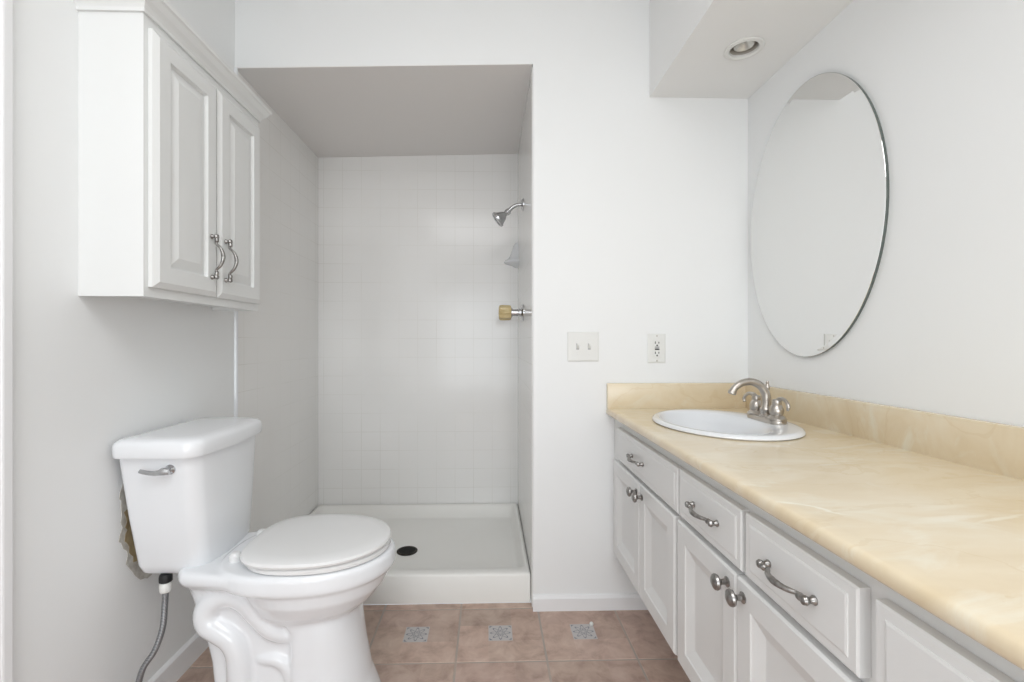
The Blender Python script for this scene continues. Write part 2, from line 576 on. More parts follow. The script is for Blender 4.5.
# soffit above the vanity, its underside pierced for the can light
SX, SZ = 0.640, 2.027
LX, LY, LR = 0.845, 1.482, 0.046
bm = bmesh.new()
inn = hole_plate(bm, SX, XR, 1.20, YW, SZ, LX, LY, LR, LR, 32)
def quad(*ps):
    bm.faces.new([bm.verts.new(p) for p in ps])
quad((SX, YF, SZ), (XR, YF, SZ), (XR, 1.20, SZ), (SX, 1.20, SZ))
quad((SX, YF, SZ), (SX, YW, SZ), (SX, YW, ZC), (SX, YF, ZC))
quad((SX, YF, ZC), (SX, YW, ZC), (XR, YW, ZC), (XR, YF, ZC))
quad((SX, YF, SZ), (SX, YF, ZC), (XR, YF, ZC), (XR, YF, SZ))
struct('ceiling_soffit', bm, M['ceil'])

# trims
def base_profile(bm, pts0, pts1):
    loft(bm, [pts0, pts1])
bh, bt = 0.060, 0.012
bm = bmesh.new()
def prof_y(y):   # profile against the left wall
    return [(XL, y, 0), (XL + bt, y, 0), (XL + bt, y, bh + .012), (XL + bt * .6, y, bh + .018), (XL, y, bh + .020)]
loft(bm, [prof_y(0.954), prof_y(YW)])
struct('baseboard_left', bm, M['trim'])
bm = bmesh.new()
def prof_x(x):
    return [(x, YW, 0), (x, YW - bt, 0), (x, YW - bt, bh - .012), (x, YW - bt * .6, bh - .003), (x, YW, bh)]
loft(bm, [prof_x(AX - .001), prof_x(XR)])
struct('baseboard_back', bm, M['trim'])
bm = bmesh.new()                                                    # bullnose strip where paint meets the shower tile
tube(bm, [(XL + .002, YW + .002, 0.125), (XL + .002, YW + .002, 0.8), (XL + .002, YW + .002, 1.5), (XL + .002, YW + .002, HL)], 0.0085, k=1, seg=10)
struct('trim_1', bm, M['china'], smooth=True)
bm = bmesh.new()                                                    # door casing at the left edge
box(bm, XL, XL + .012, 0.880, 0.930, 0, 2.12, 0.002)
box(bm, XL, XL + .016, 0.930, 0.953, 0, 2.12, 0.004)
box(bm, XL, XL + .016, 0.03, 0.109, 0, 2.12, 0.003)
box(bm, XL, XL + .016, 0.109, 0.880, 2.04, 2.12, 0.003)
struct('trim_2', bm, M['trim'])
bm = bmesh.new()
rect_steps(bm, 0.112, 0.877, 0.01, 2.037, XL + .0005, 1, [(0, 0), (0, .008), (.10, .008), (.115, .004)])
DOOR = struct('door_1', bm, M['trim'])
bm = bmesh.new()
lathe(bm, [(.028, 0), (.028, .006), (.012, .010), (.011, .035), (.026, .045), (.030, .058), (.024, .070), (.001, .074)], axis_m((XL + .0085, 0.18, 0.95), (1, 0, 0)))
obj('door_handle', bm, M['nickel'], DOOR)

# damaged plaster behind the toilet tank
bm = bmesh.new()
def ragged(bm, pts, x0, x1):
    P = []
    n = len(pts)
    for i in range(n):
        a, b = Vector((0,) + pts[i]), Vector((0,) + pts[(i + 1) % n])
        for k in range(3):
            p = a.lerp(b, k / 3)
            P.append((p.y + random.uniform(-.006, .006), p.z + random.uniform(-.006, .006)))
    loft(bm, [[(x0, y, z) for y, z in P], [(x1, y, z) for y, z in P]])
ragged(bm, [(1.246, .675), (1.238, .63), (1.246, .58), (1.240, .53), (1.256, .49), (1.268, .44), (1.305, .392), (1.36, .375), (1.48, .40), (1.48, .66), (1.36, .70)], XL, XL + .0012)
obj('torn_plaster', bm, M['plaster'], WL, smooth=False)
bm = bmesh.new()
ragged(bm, [(1.252, .60), (1.258, .56), (1.256, .52), (1.270, .485), (1.286, .45), (1.31, .435), (1.44, .44), (1.44, .62), (1.34, .64)], XL + .0012, XL + .0022)
obj('torn_paper', bm, M['kraft'], WL, smooth=False)

# ------------------------------------------------------------------ shower pan
pan = thing('shower_pan', 'off-white moulded shower pan with low curb on the alcove floor', 'shower pan', (-0.40, 2.25, 0.0))
px0, px1, py0, py1 = XL + .005, AX - .0045, PAN_Y, AY - .001
def rr(x0, x1, y0, y1, z, r, n=5):
    out = []
    for cx, cy, a0 in ((x1 - r, y1 - r, 0), (x0 + r, y1 - r, PI / 2), (x0 + r, y0 + r, PI), (x1 - r, y0 + r, 1.5 * PI)):
        for i in range(n + 1):
            a = a0 + PI / 2 * i / n
            out.append((cx + r * math.cos(a), cy + r * math.sin(a), z))
    return out
bm = bmesh.new()
loops = [rr(px0, px1, py0, py1, 0.0, .004), rr(px0, px1, py0, py1, .108, .006), rr(px0 + .003, px1 - .003, py0 + .003, py1 - .003, .115, .008),
         rr(px0 + .008, px1 - .008, py0 + .012, py1 - .008, .118, .012), rr(px0 + .016, px1 - .016, py0 + .050, py1 - .014, .117, .03),
         rr(px0 + .024, px1 - .022, py0 + .062, py1 - .022, .108, .035), rr(px0 + .045, px1 - .036, py0 + .088, py1 - .045, .056, .04),
         rr(px0 + .060, px1 - .050, py0 + .105, py1 - .060, .049, .04),
         rr(-.47, -.31, 2.14, 2.29, .042, .06)]
loft(bm, loops)
obj('pan_basin', bm, M['pan'], pan, angle=50)
bm = bmesh.new()
dx, dy = -0.392, 2.215
lathe(bm, [(.050, .0425), (.050, .0455), (.046, .047), (.041, .047), (.039, .0455), (.001, .0455)], axis_m((dx, dy, 0), (0, 0, 1)), 28)
dr = obj('drain', bm, M['bronze'], pan)
bm = bmesh.new()
for i in range(-3, 4):
    hw = math.sqrt(max(.038 ** 2 - (i * .0105) ** 2, 0))
    box(bm, dx - hw, dx + hw, dy + i * .0105 - .0022, dy + i * .0105 + .0022, .0456, .0470)
obj('drain_grate', bm, M['dark'], dr, smooth=False)

# ------------------------------------------------------------------ shower fittings on the right tile wall
WX = AX - .003
sh = thing('overhead_shower', 'chrome shower head on a bent arm high on the shower wall', 'shower head', (WX, 2.25, 1.735))
bm = bmesh.new()
lathe(bm, [(.030, 0), (.030, .003), (.022, .009), (.012, .011)], axis_m((WX, 2.25, 1.735), (-1, 0, 0)))
obj('flange', bm, M['chrome'], sh)
bm = bmesh.new()
tube(bm, [(WX - .004, 2.25, 1.735), (WX - .03, 2.25, 1.733), (WX - .055, 2.25, 1.720), (WX - .075, 2.25, 1.700)], .0095)
obj('arm', bm, M['chrome'], sh)
bm = bmesh.new()
hd_dir = Vector((-0.80, 0, -0.60)).normalized()
lathe(bm, [(.010, -.012), (.015, -.010), (.016, .004), (.012, .010), (.013, .016), (.022, .026), (.034, .050), (.040, .056), (.040, .066), (.036, .068), (.033, .064), (.001, .064)],
      axis_m(Vector((WX - .078, 2.25, 1.697)), hd_dir), 28)
obj('spray_head', bm, M['chrome'], sh)

vl = thing('shower_valve', 'single shower valve with amber acrylic knob and chrome stem', 'shower valve', (WX, 2.25, 1.20))
bm = bmesh.new()
lathe(bm, [(.043, 0), (.043, .003), (.034, .010), (.020, .012)], axis_m((WX, 2.25, 1.20), (-1, 0, 0)), 28)
obj('escutcheon', bm, M['chrome'], vl)
bm = bmesh.new()
lathe(bm, [(.020, .010), (.020, .022), (.017, .024), (.017, .052), (.022, .054), (.022, .060), (.010, .062)], axis_m((WX, 2.25, 1.20), (-1, 0, 0)), 24)
obj('stem', bm, M['chrome'], vl)
bm = bmesh.new()
mt = axis_m((WX, 2.25, 1.20), (-1, 0, 0))
loops = []
for r, z in ((.022, .058), (.033, .062), (.035, .070), (.036, .106), (.034, .116), (.028, .121), (.004, .123)):
    loops.append([mt @ Vector((r * (1 + .07 * math.cos(8 * 2 * PI * i / 48)) * math.cos(2 * PI * i / 48), r * (1 + .07 * math.cos(8 * 2 * PI * i / 48)) * math.sin(2 * PI * i / 48), z)) for i in range(48)])
loft(bm, loops)
obj('knob', bm, M['amber'], vl)

bm = bmesh.new()                                                    # corner shelf
loops = []
for r, z in ((.012, 1.485), (.035, 1.497), (.070, 1.506), (.080, 1.512), (.082, 1.520), (.074, 1.527), (.058, 1.537), (.046, 1.555), (.036, 1.585), (.026, 1.615), (.012, 1.632)):
    lp = [(WX, AY, z)]
    for i in range(9):
        a = PI + PI / 2 * i / 8
        lp.append((WX + r * math.cos(a), AY + r * math.sin(a), z))
    loops.append(lp)
loft(bm, loops)
tag(obj('soap_shelf', bm, M['china']), 'white ceramic corner soap shelf between shower head and valve', 'soap dish')

# ------------------------------------------------------------------ wall cabinet over the toilet
wc = thing('wall_cabinet', 'white two-door cabinet with crown moulding on the left wall above the toilet', 'wall cabinet', (XL, 1.37, 1.17))
CX, cy0, cy1, cz0, cz1 = -0.828, 1.116, 1.662, 1.168, 1.862
bm = bmesh.new()
box(bm, XL, CX - .018, cy0, cy0 + .018, cz0, cz1)                    # side panels, floor, top, back
box(bm, XL, CX - .018, cy1 - .018, cy1, cz0, cz1)
box(bm, XL, CX - .018, cy0 + .018, cy1 - .018, cz0 + .012, cz0 + .028)
box(bm, XL, CX - .018, cy0 + .018, cy1 - .018, cz1 - .018, cz1)
box(bm, XL, XL + .006, cy0 + .018, cy1 - .018, cz0 + .028, cz1 - .018)
obj('carcass', bm, M['cab'], wc, smooth=False)
bm = bmesh.new()
box(bm, CX - .018, CX, cy0, cy0 + .040, cz0, cz1)
box(bm, CX - .018, CX, cy1 - .040, cy1, cz0, cz1)
box(bm, CX - .018, CX, cy0 + .040, cy1 - .040, cz0, cz0 + .04)
box(bm, CX - .018, CX, cy0 + .040, cy1 - .040, cz1 - .045, cz1)
obj('face_frame', bm, M['cab'], wc, smooth=False)
# crown moulding: profile swept round three sides with mitres
prof = [(0.0, -.012), (.006, -.012), (.007, -.004), (.012, .004), (.020, .012), (.028, .026), (.033, .030), (.034, .040), (.0, .040)]
bm = bmesh.new()
def crown(px, pz, which):
    z = cz1 + pz
    return {0: (XL, cy0 - px, z), 1: (CX + px, cy0 - px, z), 2: (CX + px, cy1 + px, z), 3: (XL, cy1 + px, z)}[which]
loops = [[crown(px, pz, k) for px, pz in prof] for k in range(4)]
loft(bm, loops)
obj('crown_molding', bm, M['cab'], wc, smooth=False)

def pull(name, parent, a, b, n, m, out=.026, r=.0042):
    """Bow handle between feet a and b standing off along n."""
    a, b, n = Vector(a), Vector(b), Vector(n)
    bm = bmesh.new()
    L = (b - a)
    for p in (a, b):
        lathe(bm, [(.0068, 0), (.0072, .002), (.0055, .004), (.0045, .009), (.0065, .012), (.0075, .015), (.0060, .019), (.001, .0205)], axis_m(p, n), 14)
    h0 = .014
    pts = [a + n * h0, a + L * .10 + n * (h0 + .001), a + L * .17 + n * (h0 - .001), a + L * .30 + n * (h0 + (out - h0) * .65), a + L * .5 + n * out,
           a + L * .70 + n * (h0 + (out - h0) * .65), a + L * .83 + n * (h0 - .001), a + L * .90 + n * (h0 + .001), b + n * h0]
    tube(bm, pts, [.0045, .0062, .0034, .0044, .0058, .0044, .0034, .0062, .0045], k=5, seg=12)
    return obj(name, bm, m, parent)

def cab_door(y0, y1, hy):
    bm = bmesh.new()
    rect_steps(bm, y0, y1, 1.192, 1.822, CX + .0005, 1,
               [(0, 0), (0, .010), (.014, .0185), (.052, .0185), (.055, .009), (.059, .009), (.084, .0175), (.090, .0175)])
    d = obj('door', bm, M['cab'], wc, smooth=False)
    pull('handle', d, (CX + .019, hy, 1.247), (CX + .019, hy, 1.366), (1, 0, 0), M['pewter'], out=.034)
    return d
cab_door(1.130, 1.390, 1.354)
cab_door(1.394, 1.648, 1.424)

# ------------------------------------------------------------------ toilet
TC = 1.35
to = thing('toilet', 'white two-piece toilet with closed lid against the left wall', 'toilet', (-0.60, TC, 0.0))

def egg(xf, xb, hw, z, n=48, sq=2.0, wide=0.44):
    """Egg outline pointing to +x: xf front tip, xb back, widest at a fraction wide from the back."""
    xm = xb + (xf - xb) * wide
    out = []
    for i in range(n):
        a = 2 * PI * i / n
        c, s = math.cos(a), math.sin(a)
        if c >= 0:
            x = xm + (xf - xm) * abs(c) ** (2 / 2.15)
            y = hw * math.copysign(abs(s) ** (2 / 2.05), s)
        else:
            x = xm - (xm - xb) * abs(c) ** (2 / sq)
            y = hw * math.copysign(abs(s) ** (2 / sq), s)
        out.append((x, TC + y, z))
    return out

bm = bmesh.new()
# pedestal: front skirt and a slimmer rear that carries the trapway
def ped(xf, xb, hw, z, q=5.5):
    return egg(xf, xb, hw, z, sq=q, wide=0.40)
loft(bm, [ped(-.312, -.545, .138, 0.0), ped(-.322, -.545, .132, .03), ped(-.345, -.545, .120, .09), ped(-.362, -.545, .116, .18),
          ped(-.375, -.545, .116, .27), ped(-.383, -.60, .114, .34), ped(-.39, -.60, .112, .40)])
loft(bm, [ped(-.40, -.742, .130, 0.0, 7), ped(-.40, -.742, .118, .03, 7), ped(-.40, -.750, .102, .07, 7), ped(-.40, -.762, .099, .18, 7),
          ped(-.40, -.784, .099, .27, 7), ped(-.40, -.806, .104, .34, 7), ped(-.40, -.822, .112, .40, 7)])
# bowl
loft(bm, [egg(-.430, -.640, .070, .275, sq=2.2), egg(-.375, -.655, .112, .292, sq=2.2), egg(-.335, -.670, .142, .325, sq=2.2), egg(-.305, -.685, .163, .363, sq=2.2), egg(-.290, -.70, .171, .399, sq=2.3),
          egg(-.278, -.74, .180, .405, sq=2.6), egg(-.274, -.75, .182, .417, sq=2.6), egg(-.276, -.75, .181, .446, sq=2.6), egg(-.288, -.74, .173, .455, sq=2.6)])
# deck under the tank, blending forward into the rim
def deck(x0, x1, h0, h1, z):
    out = []
    for x, h in ((x1, h1), (x1 - .06, h1), ((x0 + x1) / 2, (h0 * .28 + h1 * .72)), (x0 + .02, h0), (x0, h0 - .02)):
        out.append((x, TC + h, z))
    return out + [(x, 2 * TC - y, z) for x, y, z in out[::-1]]
loft(bm, [deck(-.800, -.52, .100, .10, .36), deck(-.815, -.52, .112, .125, .395), deck(-.828, -.52, .126, .160, .412), deck(-.832, -.52, .130, .170, .422),
          deck(-.832, -.52, .130, .170, .438), deck(-.826, -.53, .124, .163, .448)])
# exposed trapway on both flanks
for s in (-1, 1):
    yy = TC + s * .090
    def tp(l):
        return [(x + .012, yy + s * dy_, z) for x, z, dy_ in l]
    tube(bm, tp([(-.535, .249, -.020), (-.570, .258, -.004), (-.606, .283, .002), (-.640, .325, .004), (-.668, .358, .004), (-.705, .374, .002), (-.745, .364, 0), (-.772, .330, 0),
                 (-.768, .298, .002), (-.740, .278, .004), (-.708, .256, .006), (-.690, .220, .004), (-.684, .165, .002), (-.682, .08, .002), (-.682, .02, .002)]),
         [.012, .025, .030, .033, .035, .036, .036, .036, .036, .035, .034, .034, .035, .038, .042], k=5, seg=16)
    tube(bm, tp([(-.655, .196, -.012), (-.62, .196, -.002), (-.585, .192, .000), (-.560, .168, -.002), (-.545, .12, -.004), (-.540, .03, 0)]), [.016, .019, .020, .020, .022, .026], k=5, seg=14)
body = obj('bowl', bm, M['china'], to)
rm = body.modifiers.new('fuse', 'REMESH')
rm.mode = 'VOXEL'
rm.voxel_size = 0.0045
rm.use_smooth_shade = True
sm = body.modifiers.new('soften', 'SMOOTH')
sm.factor = 0.5
sm.iterations = 9

bm = bmesh.new()                                                    # seat ring and lid
loft(bm, [egg(-.296, -.668, .165, .4555, sq=2.7), egg(-.290, -.672, .170, .4590, sq=2.7), egg(-.290, -.672, .170, .4670, sq=2.7), egg(-.296, -.668, .165, .4710, sq=2.7)])
obj('seat', bm, M['seat'], to)
bm = bmesh.new()
loft(bm, [egg(-.303, -.672, .163, .4715, sq=3.0), egg(-.291, -.680, .173, .4750, sq=3.0), egg(-.289, -.682, .175, .4810, sq=3.0), egg(-.292, -.680, .172, .4870, sq=3.0), egg(-.302, -.672, .163, .4910, sq=3.0),
          egg(-.33, -.65, .135, .4935, sq=3.0), egg(-.40, -.60, .08, .4950, sq=2.6)])
obj('seat_lid', bm, M['seat'], to)
for s in (-1, 1):
    bm = bmesh.new()
    lathe(bm, [(.016, .446), (.017, .456), (.016, .470), (.010, .477), (.001, .478)], axis_m((-.697, TC + s * .075, 0), (0, 0, 1)), 18)
    obj('hinge_cap', bm, M['seat'], to)

def tank_outline(xb, xf, y0, y1, z, bow=.018, rf=.045, rb=.02, n=6):
    pts = []
    def corner(cx, cy, r, a0):
        return [(cx + r * math.cos(a0 + PI / 2 * i / n), cy + r * math.sin(a0 + PI / 2 * i / n)) for i in range(n + 1)]
    P = corner(xf - rf, y1 - rf, rf, 0)[::-1]
    P = []
    P += corner(xf - rf, y0 + rf, rf, -PI / 2)
    for i in range(1, 8):
        P.append((xf, y0 + rf + (y1 - y0 - 2 * rf) * i / 8))
    P += corner(xf - rf, y1 - rf, rf, 0)
    P += corner(xb + rb, y1 - rb, rb, PI / 2)
    P += corner(xb + rb, y0 + rb, rb, PI)
    ym, hw = (y0 + y1) / 2, (y1 - y0) / 2
    for x, y in P:
        k = (x - xb) / (xf - xb)
        pts.append((x + bow * k * (1 - ((y - ym) / hw) ** 2), y, z))
    return pts
bm = bmesh.new()
loops = []
for t, ins in ((0.0, .030), (.012, .012), (.035, .004), (.10, .0), (.5, 0), (1.0, 0)):
    z = .421 + (.760 - .421) * t
    tt = t ** .8
    xb, xf = -.945 - .020 * tt, -.775 + .010 * tt
    y0, y1 = 1.255 - .053 * tt, 1.512 + .025 * tt
    loops.append(tank_outline(xb + ins, xf - ins, y0 + ins, y1 - ins, z, rf=.034))
loft(bm, loops)
obj('tank', bm, M['china'], to, angle=50)
bm = bmesh.new()
loops = []
for z, ins in ((.757, .010), (.759, .002), (.765, 0), (.790, 0), (.798, .003), (.804, .010), (.807, .022), (.808, .040)):
    loops.append(tank_outline(-.970 + ins, -.752 - ins, 1.184 + ins, 1.552 - ins, z, rf=.036, rb=.025))
loft(bm, loops)
obj('tank_lid', bm, M['china'], to, angle=50)
# flush lever on the near end of the tank
bm = bmesh.new()
ly = 1.2045
lathe(bm, [(.013, 0), (.013, .003), (.010, .007), (.007, .012)], axis_m((-.826, ly + .002, .726), (0, -1, 0)), 18)
tube(bm, [(-.818, ly - .013, .725), (-.832, ly - .015, .725), (-.848, ly - .016, .721), (-.868, ly - .017, .722), (-.890, ly - .018, .727)], [.009, .010, .0065, .0058, .0052], k=5, seg=12)
obj('flush_lever', bm, M['chrome'], to)
bm = bmesh.new()
lathe(bm, [(.004, 0), (.004, .0012), (.001, .0018)], axis_m((-.7545, 1.432, .722), (1, 0, 0)), 12)
obj('chip_mark', bm, M['dark'], to)
# inlet nut below the tank
bm = bmesh.new()
lathe(bm, [(.012, .404), (.016, .407), (.016, .420), (.014, .426)], axis_m((-.877, 1.262, 0), (0, 0, 1)), 14)
obj('inlet_nut', bm, M['black'], to)

# water supply
hs = thing('supply_hose', 'braided steel water hose hanging below the toilet tank', 'water hose', (-.885, 1.262, .20))
bm = bmesh.new()
tube(bm, [(-.877, 1.262, .385), (-.877, 1.258, .340), (-.874, 1.246, .290), (-.884, 1.232, .240), (-.907, 1.222, .200), (-.918, 1.220, .160), (-.922, 1.220, .135)], .0075, k=6, seg=14)
obj('hose', bm, M['braid'], hs)
bm = bmesh.new()
lathe(bm, [(.010, .377), (.014, .380), (.015, .386), (.015, .400), (.012, .405)], axis_m((-.877, 1.262, 0), (0, 0, 1)), 12)
obj('coupling_nut', bm, M['plastic'], hs)
sv = thing('stop_valve', 'chrome water shut-off valve low on the wall by the toilet', 'valve', (XL, 1.22, .11))
bm = bmesh.new()
lathe(bm, [(.030, 0), (.030, .003), (.014, .010)], axis_m((XL, 1.22, .11), (1, 0, 0)), 22)
obj('escutcheon', bm, M['chrome'], sv)
bm = bmesh.new()
lathe(bm, [(.008, .008), (.008, .035), (.013, .038), (.013, .072), (.006, .078)], axis_m((XL, 1.22, .11), (1, 0, 0)), 18)
lathe(bm, [(.010, 0), (.010, .022), (.008, .026)], axis_m((XL + .059, 1.22, .112), (0, 0, 1)), 18)
obj('valve_body', bm, M['chrome'], sv)
bm = bmesh.new()
sphere(bm, (XL + .092, 1.22, .11), .016, .5, 1.3, .8)
obj('valve_handle', bm, M['chrome'], sv)

# ------------------------------------------------------------------ vanity
va = thing('vanity_cabinet', 'long white wall-to-wall vanity cabinet under the cream countertop', 'vanity', (0.76, 0.9, 0.0))
VX, VY0, VY1, VZ0, VZ1 = 0.500, -0.60, YW - .001, 0.228, 0.770
bm = bmesh.new()
box(bm, VX + .018, XR - .001, VY0, VY0 + .018, VZ0, VZ1)
box(bm, VX + .018, XR - .001, VY1 - .018, VY1, VZ0, VZ1)
box(bm, VX + .018, XR - .001, VY0 + .018, VY1 - .018, VZ0, VZ0 + .018)
box(bm, XR - .007, XR - .001, VY0 + .018, VY1 - .018, VZ0 + .018, VZ1)
obj('carcass', bm, M['vanity'], va, smooth=False)
obj('toe_kick', bx(.66, XR - .03, VY0 + .05, VY1 - .012, 0.0, VZ0), M['vanity'], va, smooth=False)
bm = bmesh.new()
box(bm, VX, VX + .018, VY0, VY1, .735, VZ1)
box(bm, VX, VX + .018, VY0, VY1, VZ0, .250)
box(bm, VX, VX + .018, VY0, VY1, .590, .640)
for y0, y1 in ((VY0, VY0 + .03), (-.04, .0), (.545, .600), (.82, .87), (1.105, 1.165), (1.715, VY1)):
    box(bm, VX, VX + .018, y0, y1, .250, .590)
    box(bm, VX, VX + .018, y0, y1, .640, .735)
obj('face_frame', bm, M['vanity'], va, smooth=False)

def drawer(y0, y1, z0, z1, handle=True, half=.055):
    bm = bmesh.new()
    rect_steps(bm, y0, y1, z0, z1, VX - .0005, -1, [(0, 0), (0, .015), (.003, .0175), (.016, .0175), (.0165, .0185), (.020, .0195)])
    d = obj('drawer', bm, M['vanity'], va, smooth=False)
    if handle:
        c = (y0 + y1) / 2
        zc = (z0 + z1) / 2
        if (y1 - y0) > .4:
            c += .03
            half = .052
        pull('handle', d, (VX - .020, c + half, zc), (VX - .020, c - half, zc), (-1, 0, 0), M['pewter'], out=.027)
    return d
drawer(1.147, 1.694, .620, .736)
drawer(.855, 1.136, .620, .737)
drawer(.581, .842, .620, .738)
drawer(-.02, .556, .620, .738, handle=False)

def vdoor(y0, y1, ky, kz=.576):
    bm = bmesh.new()
    rect_steps(bm, y0, y1, .247, .606, VX - .0005, -1, [(0, 0), (0, .014), (.004, .0185), (.046, .0185), (.049, .016), (.074, .006), (.080, .0055)])
    d = obj('door', bm, M['vanity'], va, smooth=False)
    bm = bmesh.new()
    lathe(bm, [(.010, 0), (.0105, .002), (.0060, .005), (.0052, .013), (.0085, .017), (.0145, .020), (.0160, .0235), (.0145, .0275), (.009, .0305), (.001, .0315)],
          axis_m((VX - .019, ky, kz), (-1, 0, 0)), 22)
    obj('knob', bm, M['pewter'], d)
    return d
vdoor(1.440, 1.736, 1.466, .571)
vdoor(1.166, 1.436, 1.412, .571)
vdoor(.874, 1.147, .903, .576)
vdoor(.588, .870, .846, .576)
vdoor(.286, .568, .316)
vdoor(.0, .282, .252)
for z in (.285, .545):                                              # painted hinge barrels beside the second door
    bm = bmesh.new()
    lathe(bm, [(.004, -.022), (.0048, -.021), (.0048, .021), (.004, .022)], axis_m((VX - .006, 1.1565, z), (0, 0, 1)), 10)
    obj('hinge', bm, M['vanity'], va)

# countertop with a sink cut-out
SKX, SKY, SKA, SKB = 0.742, 1.425, 0.205, 0.250
ct = thing('countertop', 'cream cultured marble countertop with backsplash on the white vanity', 'countertop', (0.76, 0.9, VZ1))
CE, CT = 0.467, 0.795
bm = bmesh.new()
rim = hole_plate(bm, .500, XR - .001, .95, YW - .001, CT, SKX, SKY, SKA - .02, SKB - .02)
dn = [bm.verts.new((v.co.x, v.co.y, VZ1 + .0005)) for v in rim]
for i in range(len(rim)):
    j = (i + 1) % len(rim)
    bm.faces.new((rim[i], rim[j], dn[j], dn[i]))
zb = VZ1 + .0005
quad((.500, VY0, CT), (XR - .001, VY0, CT), (XR - .001, .95, CT), (.500, .95, CT))
edge = [(.500, CT), (CE + .010, CT), (CE + .005, CT - .0015), (CE + .0015, CT - .005), (CE, CT - .010), (CE, zb + .005), (CE + .002, zb + .001), (CE + .005, zb), (.512, zb)]
loft(bm, [[(x, VY0, z) for x, z in edge], [(x, YW - .001, z) for x, z in edge]], closed=False, cap0=False, cap1=False)
quad((XR - .001, VY0, zb), (XR - .001, VY0, CT), (.500, VY0, CT), (.512, VY0, zb))
obj('worktop', bm, M['marble'], ct, angle=60)
obj('backsplash', bx(1.017, XR - .001, VY0, YW - .001, CT - .003, .894, bev=.0025), M['marble'], ct)
obj('side_splash', bx(CE + .001, 1.0174, YW - .020, YW - .001, CT - .003, .894, bev=.0025), M['marble'], ct)

# sink
sk = thing('sink', 'white oval drop-in sink set into the cream countertop', 'sink', (SKX, SKY, CT))
bm = bmesh.new()
def ell(a, b, z, ox=0.0):
    return [(SKX + ox + a * math.cos(2 * PI * i / 64), SKY + b * math.sin(2 * PI * i / 64), z) for i in range(64)]
A, B = SKA, SKB
loft(bm, [ell(A - .028, B - .028, CT - .002), ell(A - .004, B - .004, CT + .0006), ell(A, B, CT + .004), ell(A - .002, B - .002, CT + .009), ell(A - .008, B - .008, CT + .0125), ell(A - .018, B - .018, CT + .0135),
          ell(A - .056, B - .036, CT + .011, -.033), ell(A - .062, B - .045, CT + .006, -.036), ell(A - .072, B - .062, CT - .020, -.036), ell(A - .092, B - .095, CT - .070, -.03),
          ell(A - .125, B - .15, CT - .110, -.01), ell(.024, .024, CT - .122, -.005), ell(.023, .023, CT - .128, -.005)], cap0=False)
obj('basin', bm, M['china'], sk, angle=60)
bm = bmesh.new()
lathe(bm, [(.022, -.1215), (.0225, -.119), (.017, -.1185), (.016, -.121), (.014, -.116), (.001, -.115)], axis_m((SKX - .005, SKY, CT), (0, 0, 1)), 24)
obj('drain', bm, M['nickel'], sk)

# faucet standing on the sink's rear ledge
fx, fz = 0.884, CT + .0125
fa = thing('faucet', 'brushed nickel two-handle faucet with arched spout on the sink rim', 'faucet', (fx, SKY, fz))
bm = bmesh.new()
def stad(hx, hy, z):
    out = []
    for cy, a0 in ((SKY + hy - hx, 0), (SKY - hy + hx, PI)):
        for i in range(13):
            a = a0 + PI * i / 12
            out.append((fx + hx * math.cos(a), cy + hx * math.sin(a), z))
    return out
loft(bm, [stad(.025, .080, fz - .0012), stad(.026, .081, fz + .004), stad(.025, .080, fz + .010), stad(.021, .076, fz + .014), stad(.015, .070, fz + .0155)])
obj('base_plate', bm, M['nickel'], fa)
bm = bmesh.new()
lathe(bm, [(.021, .013), (.021, .018), (.016, .022), (.018, .030), (.019, .036), (.0155, .042), (.0150, .048)], axis_m((fx, SKY, fz), (0, 0, 1)), 22)
tube(bm, [(fx, SKY, fz + .040), (fx + .001, SKY, fz + .064), (fx - .004, SKY, fz + .090), (fx - .021, SKY, fz + .112), (fx - .048, SKY, fz + .123), (fx - .078, SKY, fz + .119), (fx - .100, SKY, fz + .104), (fx - .109, SKY, fz + .090)],
     [.0150, .0140, .0130, .0122, .0116, .0110, .0106, .0106], k=6, seg=18)
sp_ = obj('spout', bm, M['nickel'], fa)
bm = bmesh.new()
dv = Vector((-.35, 0, -.94)).normalized()
lathe(bm, [(.0118, 0), (.0124, .003), (.0124, .009), (.010, .011), (.009, .008), (.001, .008)], axis_m((fx - .1075, SKY, fz + .094), dv), 20)
obj('aerator', bm, M['nickel'], sp_)
bm = bmesh.new()
lathe(bm, [(.003, .014), (.003, .108), (.0065, .111), (.008, .118), (.0065, .126), (.004, .130), (.005, .134), (.003, .138), (.001, .139)], axis_m((fx + .004, SKY, fz - .013), (0, 0, 1)), 14)
obj('lift_rod', bm, M['nickel'], fa)
for s in (-1, 1):
    hy = SKY + s * .053
    bm = bmesh.new()
    lathe(bm, [(.027, .012), (.027, .016), (.022, .022), (.017, .026), (.020, .032), (.0205, .042), (.017, .052), (.013, .058), (.0145, .064), (.0125, .072), (.001, .076)], axis_m((fx, hy, fz), (0, 0, 1)), 22)
    q = -s * .007
    e = 1.0 if s > 0 else .74
    tube(bm, [(fx, hy - s * .004, fz + .060), (fx + q * .3, hy + s * .008, fz + .073), (fx + q * .8, hy + s * .027 * e, fz + .077), (fx + q, hy + s * .047 * e, fz + .070), (fx + q, hy + s * .060 * e, fz + .056), (fx + q, hy + s * .056 * e, fz + .046)],
         [.009, .0080, .0058, .0050, .0058, .0046], k=5, seg=12)
    obj('handle', bm, M['nickel'], fa)

